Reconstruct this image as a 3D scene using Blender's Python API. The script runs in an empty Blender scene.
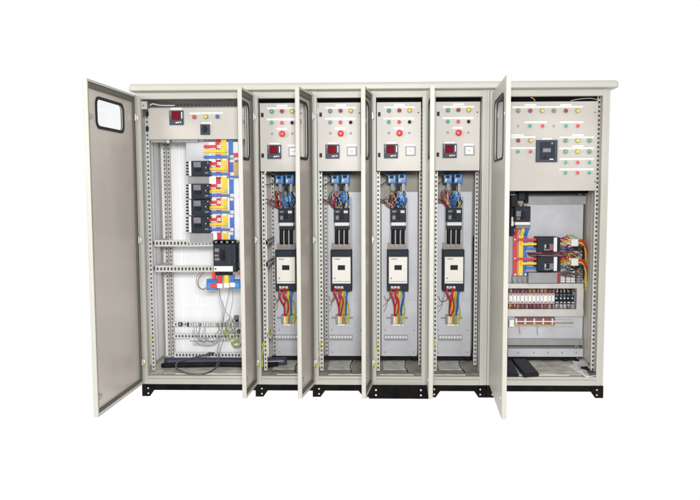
import bpy, bmesh, math, random
from mathutils import Vector, Matrix
random.seed(7)
S = bpy.context.scene
COL = S.collection
PI = math.pi

# ------------------------------------------------------------------ camera calibration
CX, CZ, CD, PITCH, YAW, ROLL, F = 1.600409, 1.440431, 4.917994, 0.083823, 0.028937, -0.003943, 720.63467
HB, HP = 2.0996, 0.0857                      # top of the housings, top of the plinth
W = [0, .8, 1.2, 1.6, 2.0, 2.4, 3.2]         # cabinet joints along the row
ANG = [0.0449, 0.050, 0.1621, 0.1295, 0.0496, 0.0669]   # how far past 90 degrees each door stands
fw = Vector((-math.sin(YAW)*math.cos(PITCH), math.cos(YAW)*math.cos(PITCH), -math.sin(PITCH)))
r0 = Vector((math.cos(YAW), math.sin(YAW), 0)); u0 = r0.cross(fw)
rr = math.cos(ROLL)*r0 + math.sin(ROLL)*u0
uu = -math.sin(ROLL)*r0 + math.cos(ROLL)*u0
EYE = Vector((CX, -CD, CZ))
def U(px, py, Y):
    """measured photo point -> (x, z) in the row's upright plane at depth Y"""
    d = fw + rr*((px-350)/F) - uu*((py-250)/F)
    p = EYE + d*((Y+CD)/d.y)
    return p.x, p.z

# ------------------------------------------------------------------ materials
def mat(name, col, rough=.5, metal=0.0, noise=.0, nscale=20, bump=0.0, spec=.5, col2=None, coat=0, wave=0):
    m = bpy.data.materials.new(name); m.use_nodes = True
    nt = m.node_tree; b = nt.nodes['Principled BSDF']
    b.inputs['Base Color'].default_value = (*col, 1)
    b.inputs['Roughness'].default_value = rough
    b.inputs['Metallic'].default_value = metal
    b.inputs['Specular IOR Level'].default_value = spec
    if coat: b.inputs['Coat Weight'].default_value = coat
    tc = nt.nodes.new('ShaderNodeTexCoord')
    if noise or col2:
        n = nt.nodes.new('ShaderNodeTexNoise'); n.inputs['Scale'].default_value = nscale
        n.inputs['Detail'].default_value = 6; n.inputs['Roughness'].default_value = .6
        nt.links.new(tc.outputs['Object'], n.inputs['Vector'])
        r = nt.nodes.new('ShaderNodeValToRGB')
        c2 = col2 or tuple(c*(1-noise) for c in col)
        r.color_ramp.elements[0].position = .35; r.color_ramp.elements[1].position = .65
        r.color_ramp.elements[0].color = (*c2, 1); r.color_ramp.elements[1].color = (*col, 1)
        nt.links.new(n.outputs['Fac'], r.inputs['Fac'])
        nt.links.new(r.outputs['Color'], b.inputs['Base Color'])
        mr = nt.nodes.new('ShaderNodeMapRange'); mr.inputs['To Min'].default_value = rough*.8
        mr.inputs['To Max'].default_value = min(1, rough*1.25)
        nt.links.new(n.outputs['Fac'], mr.inputs['Value']); nt.links.new(mr.outputs['Result'], b.inputs['Roughness'])
    if bump:
        n2 = nt.nodes.new('ShaderNodeTexNoise'); n2.inputs['Scale'].default_value = 260; n2.inputs['Detail'].default_value = 3
        nt.links.new(tc.outputs['Object'], n2.inputs['Vector'])
        bp = nt.nodes.new('ShaderNodeBump'); bp.inputs['Strength'].default_value = bump; bp.inputs['Distance'].default_value = .001
        nt.links.new(n2.outputs['Fac'], bp.inputs['Height']); nt.links.new(bp.outputs['Normal'], b.inputs['Normal'])
    if wave:      # sheet metal is never quite flat
        n3 = nt.nodes.new('ShaderNodeTexNoise'); n3.inputs['Scale'].default_value = 3.5; n3.inputs['Detail'].default_value = 1
        nt.links.new(tc.outputs['Object'], n3.inputs['Vector'])
        b3 = nt.nodes.new('ShaderNodeBump'); b3.inputs['Strength'].default_value = wave; b3.inputs['Distance'].default_value = .012
        nt.links.new(n3.outputs['Fac'], b3.inputs['Height'])
        if bump: nt.links.new(b3.outputs['Normal'], bp.inputs['Normal'])
        else: nt.links.new(b3.outputs['Normal'], b.inputs['Normal'])
    return m
M = {}
M['cream'] = mat('cream_powder_coat', (.405, .392, .345), .42, noise=.06, nscale=1.6, bump=.25, wave=.5)
M['creamw'] = mat('cream_liner', (.66, .60, .50), .45, noise=.06, nscale=3)
M['cream_in'] = mat('cream_powder_coat_inside', (.46, .415, .37), .30, noise=.10, nscale=1.3, bump=.2, wave=1.0)
M['panelc'] = mat('control_panel_paint', (.44, .412, .372), .42, noise=.05, nscale=3, bump=.2, wave=.4)
M['fold'] = mat('olive_gasket_foam', (.10, .095, .075), .8, noise=.2, nscale=40)
M['galv'] = mat('galvanised_steel', (.56, .565, .595), .45, metal=.08, noise=.16, nscale=5, wave=.4)
M['backp'] = mat('dull_back_sheet', (.38, .35, .30), .5, noise=.12, nscale=6)
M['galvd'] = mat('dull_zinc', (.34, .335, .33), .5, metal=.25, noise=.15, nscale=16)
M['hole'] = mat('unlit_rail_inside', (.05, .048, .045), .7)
M['rail'] = mat('perforated_rail_zinc', (.58, .57, .53), .45, metal=.08, noise=.12, nscale=18)
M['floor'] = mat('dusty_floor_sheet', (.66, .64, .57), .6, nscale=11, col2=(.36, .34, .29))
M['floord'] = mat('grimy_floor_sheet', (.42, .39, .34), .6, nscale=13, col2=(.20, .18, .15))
M['gland'] = mat('gland_plate_zinc', (.74, .73, .68), .5, metal=.05, nscale=14, col2=(.48, .46, .41))
M['void'] = mat('gap_shade_black', (.004, .004, .004), .9, spec=.02)  # black that puts the shade of the gaps into the colour
M['black'] = mat('black_paint', (.007, .007, .007), .6, nscale=12, col2=(.014, .012, .012), spec=.15)
M['plinth'] = mat('black_plinth_paint', (.003, .0025, .003), .7, nscale=9, col2=(.009, .007, .006), spec=.08)
M['blackp'] = mat('black_plastic', (.009, .009, .010), .5, noise=.2, spec=.2)
M['slate'] = mat('slate_plastic', (.020, .026, .040), .55, noise=.3, nscale=30, spec=.22)
M['slatel'] = mat('light_slate_plastic', (.17, .175, .19), .45, noise=.12, nscale=30)
M['bezel'] = mat('meter_bezel', (.045, .054, .075), .5, spec=.2)
M['white'] = mat('white_plastic', (.74, .74, .74), .45, noise=.05)
M['label'] = mat('white_label', (.66, .66, .66), .5)
M['ivory'] = mat('ivory_plastic', (.84, .81, .73), .45, noise=.03)
M['gray'] = mat('grey_plastic', (.30, .30, .31), .5, noise=.1)
M['red'] = mat('red_sleeve', (.62, .02, .035), .4, noise=.15)
M['dred'] = mat('dark_red_lens', (.32, .008, .02), .2, coat=.5)
M['redp'] = mat('red_button', (.66, .035, .03), .3, coat=.3)
M['redd'] = mat('red_display', (.17, .006, .018), .6, noise=.35, nscale=70, spec=.08)
M['pinkred'] = mat('faded_red_terminal', (.34, .13, .15), .5, noise=.5, nscale=120)
M['maroon'] = mat('maroon_terminal', (.20, .045, .05), .5, noise=.4, nscale=90)
M['backw'] = mat('pale_back_panel', (.97, .97, .98), .6, noise=.03, nscale=3)
M['yellow'] = mat('yellow_sleeve', (.85, .56, .02), .4, noise=.12)
M['ylens'] = mat('yellow_lens', (.72, .55, .02), .2, coat=.5)
M['blue'] = mat('blue_sleeve', (.035, .13, .45), .4, noise=.15)
M['cblue'] = mat('bright_blue_transformer', (.04, .33, .80), .4, noise=.35, nscale=30)
M['green'] = mat('green_lens', (.10, .30, .12), .2, coat=.5)
M['teal'] = mat('teal_button', (.03, .33, .22), .3, coat=.3)
M['gy'] = mat('yellow_green_insulation', (.55, .60, .06), .45, noise=.3, nscale=60)
M['copper'] = mat('tinned_copper', (.28, .19, .16), .45, metal=.3, noise=.2)
M['bolt'] = mat('bolt_zinc', (.62, .62, .60), .35, metal=.4)
M['tan'] = mat('brass_bar', (.50, .33, .09), .45, noise=.2)
M['greenc'] = mat('dark_green_relay', (.018, .055, .05), .45, noise=.2)
M['paper'] = mat('paper', (.88, .88, .92), .7, noise=.1, nscale=12)
M['hose'] = mat('dark_conduit', (.045, .05, .085), .35, noise=.3, nscale=25)
M['cable'] = mat('grey_black_cable', (.10, .10, .11), .45, noise=.2)
M['wire'] = mat('grey_wire', (.12, .12, .13), .5)
M['poly'] = mat('milky_plastic_bag', (.66, .66, .68), .35, noise=.15, nscale=20)
def glass():
    m = bpy.data.materials.new('window_glass'); m.use_nodes = True; nt = m.node_tree
    for n in list(nt.nodes): nt.nodes.remove(n)
    o = nt.nodes.new('ShaderNodeOutputMaterial'); t = nt.nodes.new('ShaderNodeBsdfTransparent')
    t.inputs['Color'].default_value = (.97, .975, .98, 1)
    g = nt.nodes.new('ShaderNodeBsdfGlossy'); g.inputs['Roughness'].default_value = .03
    mx = nt.nodes.new('ShaderNodeMixShader')
    mx.inputs[0].default_value = .03; nt.links.new(t.outputs[0], mx.inputs[1]); nt.links.new(g.outputs[0], mx.inputs[2])
    nt.links.new(mx.outputs[0], o.inputs[0]); return m
M['glass'] = glass()

# ------------------------------------------------------------------ mesh builder
class MB:
    def __init__(s, ox=0.0): s.v, s.f, s.m, s.ox = [], [], [], ox
    def add(s, vs, fs, m, smooth=False):
        b = len(s.v); s.v += [tuple(v) for v in vs]
        for f in fs: s.f.append(tuple(b+i for i in f)); s.m.append((m, smooth))
    def box(s, x0, x1, y0, y1, z0, z1, m, T=None):
        if x0 > x1: x0, x1 = x1, x0
        if y0 > y1: y0, y1 = y1, y0
        if z0 > z1: z0, z1 = z1, z0
        vs = [Vector(p) for p in ((x0,y0,z0),(x1,y0,z0),(x1,y1,z0),(x0,y1,z0),(x0,y0,z1),(x1,y0,z1),(x1,y1,z1),(x0,y1,z1))]
        if T: vs = [T@v for v in vs]
        s.add(vs, [(0,3,2,1),(4,5,6,7),(0,1,5,4),(1,2,6,5),(2,3,7,6),(3,0,4,7)], m)
    def pbox(s, x0, y0, x1, y1, Yf, Yb, m):
        """box whose front face is measured on the photo at depth Yf"""
        ym, xm = (y0+y1)/2, (x0+x1)/2
        X0 = U(x0, ym, Yf)[0]-s.ox; X1 = U(x1, ym, Yf)[0]-s.ox
        s.box(X0, X1, Yf, Yb, U(xm, y1, Yf)[1], U(xm, y0, Yf)[1], m)
    def cbox(s, x0, x1, y0, y1, z0, z1, m, b=.003):
        """box with chamfered front edges"""
        o = [(x0,z0),(x1,z0),(x1,z1),(x0,z1)]
        i = [(x0+b,z0+b),(x1-b,z0+b),(x1-b,z1-b),(x0+b,z1-b)]
        vs = [(x,y0,z) for x,z in i]+[(x,y0+b,z) for x,z in o]+[(x,y1,z) for x,z in o]
        fs = [(0,1,2,3)]
        for k in range(4):
            n = (k+1) % 4
            fs += [(4+k,4+n,n,k),(8+k,8+n,4+n,4+k)]
        fs.append((11,10,9,8)); s.add(vs, fs, m)
    def pcbox(s, x0, y0, x1, y1, Yf, Yb, m, b=.003):
        ym, xm = (y0+y1)/2, (x0+x1)/2
        s.cbox(U(x0,ym,Yf)[0]-s.ox, U(x1,ym,Yf)[0]-s.ox, Yf, Yb, U(xm,y1,Yf)[1], U(xm,y0,Yf)[1], m, b)
    def lathe(s, c, axis, prof, m, seg=16):
        """profile [(radius, offset along axis)] about an axis direction"""
        a = Vector(axis).normalized(); t = a.orthogonal().normalized(); q = a.cross(t); c = Vector(c); vs = []
        for r, h in prof:
            for k in range(seg):
                an = 2*PI*k/seg; vs.append(c + a*h + (t*math.cos(an)+q*math.sin(an))*r)
        fs = []
        for i in range(len(prof)-1):
            for k in range(seg):
                n = (k+1) % seg; fs.append((i*seg+k, i*seg+n, (i+1)*seg+n, (i+1)*seg+k))
        fs.append(tuple(range(seg))[::-1]); fs.append(tuple((len(prof)-1)*seg+k for k in range(seg)))
        s.add(vs, fs, m, True)
    def tube(s, pts, r, m, seg=7, sub=6):
        P = [Vector(p) for p in pts]; Q = []
        if len(P) > 2:
            E = [P[0]*2-P[1]]+P+[P[-1]*2-P[-2]]
            for i in range(1, len(E)-2):
                for k in range(sub):
                    t = k/sub; a, b, c, d = E[i-1], E[i], E[i+1], E[i+2]
                    Q.append(.5*((2*b)+(c-a)*t+(2*a-5*b+4*c-d)*t*t+(3*b-a-3*c+d)*t**3))
            Q.append(P[-1])
        else: Q = P
        vs = []; up = None
        for i, p in enumerate(Q):
            t = (Q[min(i+1, len(Q)-1)]-Q[max(i-1, 0)]).normalized()
            up = (t.orthogonal() if up is None else (up - t*up.dot(t)))
            if up.length < 1e-6: up = t.orthogonal()
            up.normalize(); q = t.cross(up)
            for k in range(seg):
                an = 2*PI*k/seg; vs.append(p+(up*math.cos(an)+q*math.sin(an))*r)
        fs = []
        for i in range(len(Q)-1):
            for k in range(seg):
                n = (k+1) % seg; fs.append((i*seg+k, (i+1)*seg+k, (i+1)*seg+n, i*seg+n))
        fs.append(tuple(range(seg))); fs.append(tuple((len(Q)-1)*seg+k for k in range(seg))[::-1])
        s.add(vs, fs, m, True)
    def ptube(s, pts, r, m, **k):
        s.tube([(U(a, b, Y)[0]-s.ox, Y, U(a, b, Y)[1]) for a, b, Y in pts], r, m, **k)
    def perf(s, o, d, n, w, L, depth, m, pitch=.025, hole=.5):
        """punched channel: starts at o, runs along d for L, face normal n, width w along d x n, closed tube behind"""
        o, d, n = Vector(o), Vector(d), Vector(n); t = d.cross(n)
        T = Matrix((( d.x, n.x, t.x, o.x),(d.y, n.y, t.y, o.y),(d.z, n.z, t.z, o.z),(0,0,0,1)))
        b = lambda x0,x1,y0,y1,z0,z1: s.box(x0,x1,y0,y1,z0,z1,m,T)
        e = w*.28
        b(0, L, -.002, 0, 0, e); b(0, L, -.002, 0, w-e, w)
        k = int(L/pitch); step = L/k
        for i in range(k): b(i*step, i*step+step*(1-hole), -.002, 0, e, w-e)
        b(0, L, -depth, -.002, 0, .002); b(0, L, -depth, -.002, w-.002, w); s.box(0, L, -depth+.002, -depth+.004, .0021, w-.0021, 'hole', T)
    def frame_sheet(s, x0, x1, z0, z1, y0, y1, cx, cz, hw, hh, cr, m):
        """sheet in the xz plane with a rounded-rectangle hole"""
        bx0, bx1, bz0, bz1 = cx-hw-.004, cx+hw+.004, cz-hh-.004, cz+hh+.004
        s.box(x0, x1, y0, y1, z0, bz0, m); s.box(x0, x1, y0, y1, bz1, z1, m)
        s.box(x0, bx0, y0, y1, bz0, bz1, m); s.box(bx1, x1, y0, y1, bz0, bz1, m)
        x0, x1, z0, z1 = bx0, bx1, bz0, bz1
        inner = rrect(cx, cz, hw, hh, cr); outer = []
        for x, z in inner:
            dx, dz = x-cx, z-cz; k = 1e9
            if dx > 1e-9: k = min(k, (x1-cx)/dx)
            if dx < -1e-9: k = min(k, (x0-cx)/dx)
            if dz > 1e-9: k = min(k, (z1-cz)/dz)
            if dz < -1e-9: k = min(k, (z0-cz)/dz)
            outer.append((cx+dx*k, cz+dz*k))
        # make the corners exact
        for k, c in enumerate(((x1,z1),(x0,z1),(x0,z0),(x1,z0))): outer[7*k+3] = c
        n = len(inner)
        vs = [(x,y0,z) for x,z in inner]+[(x,y0,z) for x,z in outer]+[(x,y1,z) for x,z in inner]+[(x,y1,z) for x,z in outer]
        fs = []
        for i in range(n):
            j = (i+1) % n
            fs += [(i,j,n+j,n+i),(2*n+i,3*n+i,3*n+j,2*n+j),(i,2*n+i,2*n+j,j),(n+i,n+j,3*n+j,3*n+i)]
        s.add(vs, fs, m)
    def ring(s, cx, cz, hw, hh, cr, t, y0, y1, m):
        a = rrect(cx, cz, hw, hh, cr); b = rrect(cx, cz, hw-t, hh-t, max(cr-t, .004)); n = len(a)
        vs = [(x,y0,z) for x,z in a]+[(x,y0,z) for x,z in b]+[(x,y1,z) for x,z in a]+[(x,y1,z) for x,z in b]; fs = []
        for i in range(n):
            j = (i+1) % n
            fs += [(i,j,n+j,n+i),(2*n+i,3*n+i,3*n+j,2*n+j),(i,2*n+i,2*n+j,j),(n+i,n+j,3*n+j,3*n+i)]
        s.add(vs, fs, m)
    def prism(s, pts, y0, y1, m):
        n = len(pts); vs = [(x,y0,z) for x,z in pts]+[(x,y1,z) for x,z in pts]
        fs = [tuple(range(n)), tuple(range(n, 2*n))[::-1]]+[(i, n+i, n+(i+1)%n, (i+1)%n) for i in range(n)]
        s.add(vs, fs, m)
    def build(s, name, parent=None, bevel=0, loc=None):
        me = bpy.data.meshes.new(name); mats = []
        for m, _ in s.m:
            if m not in mats: mats.append(m)
        me.from_pydata(s.v, [], s.f)
        for k in mats: me.materials.append(M[k])
        for p, (m, sm) in zip(me.polygons, s.m): p.material_index = mats.index(m); p.use_smooth = sm
        bm = bmesh.new(); bm.from_mesh(me); bmesh.ops.recalc_face_normals(bm, faces=bm.faces); bm.to_mesh(me); bm.free()
        o = bpy.data.objects.new(name, me); COL.objects.link(o)
        if parent: o.parent = parent
        if loc: o.location = loc
        if bevel:
            b = o.modifiers.new('bevel', 'BEVEL'); b.width = bevel; b.segments = 2; b.limit_method = 'ANGLE'; b.angle_limit = math.radians(50)
        return o
def rrect(cx, cz, hw, hh, r, k=6):
    pts = []
    for sx, sz, a0 in ((1,1,0),(-1,1,90),(-1,-1,180),(1,-1,270)):
        for i in range(k+1):
            a = math.radians(a0+90*i/k)
            pts.append((cx+sx*(hw-r)+r*math.cos(a), cz+sz*(hh-r)+r*math.sin(a)))
    return pts
def empty(name, loc, label, cat, group=None):
    o = bpy.data.objects.new(name, None); COL.objects.link(o); o.location = loc; o.empty_display_size = .1
    o['label'] = label; o['category'] = cat
    if group: o['group'] = group
    return o
def tag(o, label, cat, group=None):
    o['label'] = label; o['category'] = cat
    if group: o['group'] = group
    return o
def copy_tree(o, parent=None):
    c = o.copy(); COL.objects.link(c); c.parent = parent
    for ch in list(o.children): copy_tree(ch, c)
    return c

# ------------------------------------------------------------------ cabinet shell
OT, OB = 2.057, .145            # door opening top and bottom
DEP = .58
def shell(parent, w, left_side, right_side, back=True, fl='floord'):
    b = MB(); g = .0012
    x0, x1 = g, w-g
    # stiles
    b.box(x0, .018, .003, .04, HP, HB, 'cream'); b.box(.018, .037, 0, .05, HP, HB, 'cream')
    b.box(w-.05, w-.021, 0, .05, HP, HB, 'cream'); b.box(w-.021, x1, .003, .04, HP, HB, 'cream')
    # rails
    b.box(.037, w-.05, .001, .045, OT, HB-.001, 'cream')
    b.box(.037, w-.05, .001, .03, .128, OB, 'cream'); b.box(.037, w-.05, .006, .03, .124, .128, 'cream')
    b.box(.037, w-.05, .0005, .03, HP, .124, 'cream')
    # roof, floor
    b.box(x0, x1, .05, DEP, HB-.006, HB-.002, 'cream')
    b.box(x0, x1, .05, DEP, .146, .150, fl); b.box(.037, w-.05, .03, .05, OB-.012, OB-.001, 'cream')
    if left_side: b.box(x0, x0+.003, .04, DEP, HP, HB-.006, 'cream_in')
    if right_side: b.box(x1-.003, x1, .04, DEP, HP, HB-.006, 'cream_in')
    if back: b.box(.004, w-.004, DEP-.004, DEP, .15, HB-.006, 'backp')
    # bottom back member
    b.box(x0+.003, x1-.003, DEP-.03, DEP-.004, HP, .146, 'cream')
    return b.build('housing', parent, bevel=.0012)
def posts(parent, w, spec):
    for (x, y, z0, z1, wd) in spec:
        b = MB(); b.perf((x, y, z0), (0,0,1), (0,-1,0), wd, z1-z0, .024, 'rail', pitch=.030)
        b.build('perforated_post', parent)
def cross_rail(parent, x0, x1, y, z, h=.03, m='rail', name='perforated_rail'):
    b = MB(); b.perf((x0, y, z), (1,0,0), (0,-1,0), h, x1-x0, .02, m, hole=.5)
    # d x n = (1,0,0)x(0,-1,0) = (0,0,-1): hangs down from z
    return b.build(name, parent)
def plinth(parent, w, left=True, right=True, solid=False):
    b = MB()
    if solid:
        b.box(-.015, w+.012, -.028, .02, -.004, HP-.001, 'plinth')
        for x in (.035, w-.055):
            for z in (.022, .058): b.lathe((x, -.028, z), (0,-1,0), [(.007, 0), (.007, .003), (.004, .005)], 'bolt', 10)
    else:
        b.box(.003, w-.003, .004, .03, .042, HP-.001, 'plinth')
    for on, s, xo in ((left, 1, -.006), (right, -1, w+.001)):
        if not on: continue
        f = lambda d: xo+s*d
        if not solid:
            b.prism([(f(0), 0), (f(.055), 0), (f(.085), .042), (f(.085), HP-.002), (f(0), HP-.002)], -.004, .0035, 'plinth')
            b.box(f(0), f(.005), .0035, .11, 0, HP-.002, 'plinth')
            for z in (.022, .058): b.lathe((f(.045), -.004, z), (0,-1,0), [(.006, 0), (.006, .003), (.0035, .005)], 'bolt', 10)
    # back feet and side rails
    b.box(.003, .03, .12, DEP-.02, .042, HP-.001, 'plinth'); b.box(w-.03, w-.003, .12, DEP-.02, .042, HP-.001, 'plinth')
    b.box(.03, w-.03, DEP-.05, DEP-.02, .042, HP-.001, 'plinth')
    b.box(0, .07, DEP-.02, DEP, 0, HP-.001, 'plinth'); b.box(w-.07, w, DEP-.02, DEP, 0, HP-.001, 'plinth')
    return b.build('plinth', parent, bevel=.001)

# ------------------------------------------------------------------ doors
def door(parent, w, ang, win, flip=False):
    dw = w-.03; z0, z1 = HP+.012, HB-.02; t = .027
    hx, y = .015, -.010
    b = MB()
    # win = (s0, s1, z0, z1, corner)
    s0, s1, wz0, wz1, cr = win; cx, cz, hw, hh = (s0+s1)/2, (wz0+wz1)/2, (s1-s0)/2, (wz1-wz0)/2
    b.frame_sheet(0, dw, z0, z1, -t, -t+.003, cx, cz, hw-.010, hh-.010, cr-.005, 'cream')
    # returned edges
    b.box(0, .003, -t+.003, 0, z0, z1, 'cream'); b.box(dw-.003, dw, -t+.003, 0, z0, z1, 'cream')
    b.box(.003, dw-.003, -t+.003, 0, z0, z0+.003, 'cream'); b.box(.003, dw-.003, -t+.003, 0, z1-.003, z1, 'cream')
    # inner lips
    b.box(.003, .024, -.003, -.0005, z0+.003, z1-.003, 'cream'); b.box(dw-.014, dw-.003, -.003, -.0005, z0+.003, z1-.003, 'cream')
    b.box(.024, dw-.014, -.003, -.0005, z0+.003, z0+.020, 'cream'); b.box(.024, dw-.014, -.003, -.0005, z1-.014, z1-.003, 'cream')
    # inner skin
    b.frame_sheet(.025, dw-.015, z0+.021, z1-.015, -t+.005, -t+.009, cx, cz, hw-.010, hh-.010, cr-.005, 'cream_in')
    d = b.build('door', parent, bevel=.0008, loc=(hx+(t if flip else 0), y, 0))
    d.rotation_euler = (0, 0, -(PI/2+ang))
    g = MB()
    g.box(.026, .044, -t+.009, -.004, z0+.022, z1-.016, 'fold'); g.box(dw-.026, dw-.016, -t+.009, -.004, z0+.022, z1-.016, 'fold')
    g.box(.044, dw-.026, -t+.009, -.004, z0+.022, z0+.034, 'fold'); g.box(.044, dw-.026, -t+.009, -.004, z1-.046, z1-.016, 'fold')
    g.build('door_seal', d)
    r = MB(); r.ring(cx, cz, hw, hh, cr, .018, -t+.0095, -t+.016, 'blackp'); r.ring(cx, cz, hw, hh, cr, .011, -t-.005, -t-.0005, 'blackp')
    r.build('window_gasket', d)
    p = MB(); n = rrect(cx, cz, hw-.011, hh-.011, cr-.006); p.prism(n, -t+.0035, -t+.0055, 'glass'); p.build('window_pane', d)
    for z in (1.87, .21):
        l = MB(); l.box(dw-.062, dw-.028, -.006, -.001, z-.014, z+.014, 'gray'); l.box(dw-.085, dw-.045, -.014, -.006, z-.006, z+.006, 'galvd')
        l.lathe((dw-.055, -t, z), (0,-1,0), [(.011, 0), (.011, .003), (.006, .004)], 'bolt', 14)
        l.build('latch', d)
    for z in (1.93, 1.1, .25):
        h = MB(); h.box(.004, .040, -.0002, .006, z-.022, z+.022, 'bolt'); h.lathe((.010, .007, z-.02), (0,0,1), [(.006, 0), (.006, .04)], 'bolt', 10)
        h.build('hinge', d)
    return d

# ------------------------------------------------------------------ small devices on a control panel
def lens(parent, px, py, Y, ox, color, kind='lamp', r=.0135, label=None):
    X, Z = U(px, py, Y); X -= ox; b = MB()
    if kind == 'lamp':
        b.lathe((X,Y,Z), (0,-1,0), [(r*1.15, 0), (r*1.15, .006), (r, .009)], 'gray', 18)
        b.lathe((X,Y-.009,Z), (0,-1,0), [(r*.9, 0), (r*.9, .006), (r*.7, .012), (r*.3, .0145)], color, 18); nm = 'pilot_light'
    elif kind == 'button':
        b.lathe((X,Y,Z), (0,-1,0), [(r*1.1, 0), (r*1.1, .005), (r*.95, .008)], 'bolt', 18)
        b.lathe((X,Y-.008,Z), (0,-1,0), [(r*.85, 0), (r*.85, .005), (r*.75, .007)], color, 18); nm = 'push_button'
    elif kind == 'stop':
        b.lathe((X,Y,Z), (0,-1,0), [(r*.8, 0), (r*.8, .014)], 'gray', 18)
        b.lathe((X,Y-.014,Z), (0,-1,0), [(r*1.2, 0), (r*1.7, .005), (r*1.7, .012), (r*1.3, .018), (r*.5, .020)], color, 20); nm = 'emergency_button'
    else:
        b.lathe((X,Y,Z), (0,-1,0), [(r*.75, 0), (r*.75, .003), (r*.5, .005)], color, 14); nm = 'blanking_plug'
    o = b.build(nm, parent)
    if label: o['label'] = label
    return o
def plate(parent, x0, y0, x1, y1, Y, ox):
    b = MB(ox); b.pbox(x0, y0, x1, y1, Y-.0015, Y-.0002, 'label')
    return b.build('label_strip', parent)
def panel_mesh(parent, x0, x1, z0, z1, y):
    b = MB(); b.box(x0, x1, y, y+.003, z0, z1, 'panelc')
    b.box(x0, x0+.003, y+.003, y+.02, z0, z1, 'panelc'); b.box(x1-.003, x1, y+.003, y+.02, z0, z1, 'panelc')
    b.box(x0+.003, x1-.003, y+.003, y+.02, z0, z0+.003, 'panelc'); b.box(x0+.003, x1-.003, y+.003, y+.02, z1-.003, z1, 'panelc')
    return b.build('control_panel', parent, bevel=.001)
def meter(parent, x0, y0, x1, y1, Y, ox):
    """dark digital meter: bezel, red read-out, white legends and keys"""
    wx, wy = x1-x0, y1-y0
    b = MB(ox); b.pcbox(x0, y0, x1, y1, Y-.012, Y, 'bezel')
    # white print: an underscore-like mark and three keys, too small to read in the photograph
    for (a, c, d, e) in ((.05,.03,.14,.30),(.05,.36,.14,.42),(.05,.55,.12,.60),(.86,.10,.93,.55),(.46,.80,.58,.88),(.62,.76,.68,.88),(.74,.78,.86,.85)):
        b.pbox(x0+wx*a, y0+wy*c, x0+wx*d, y0+wy*e, Y-.0132, Y-.0118, 'slatel' if a < .2 else 'label')
    m = b.build('panel_meter', parent)
    d = MB(ox); d.pbox(x0+wx*.18, y0+wy*.08, x0+wx*.76, y0+wy*.66, Y-.0140, Y-.0119, 'redd')
    d.build('display', m) if parent.parent is None else d.build('display', parent)
    return m
def hinge_blocks(parent, pts, Y, ox):
    for px, py in pts:
        b = MB(ox); b.pbox(px-1.3, py-2.1, px+1.3, py+2.1, Y-.006, Y+.004, 'blackp'); b.build('hinge_block', parent)

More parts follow.
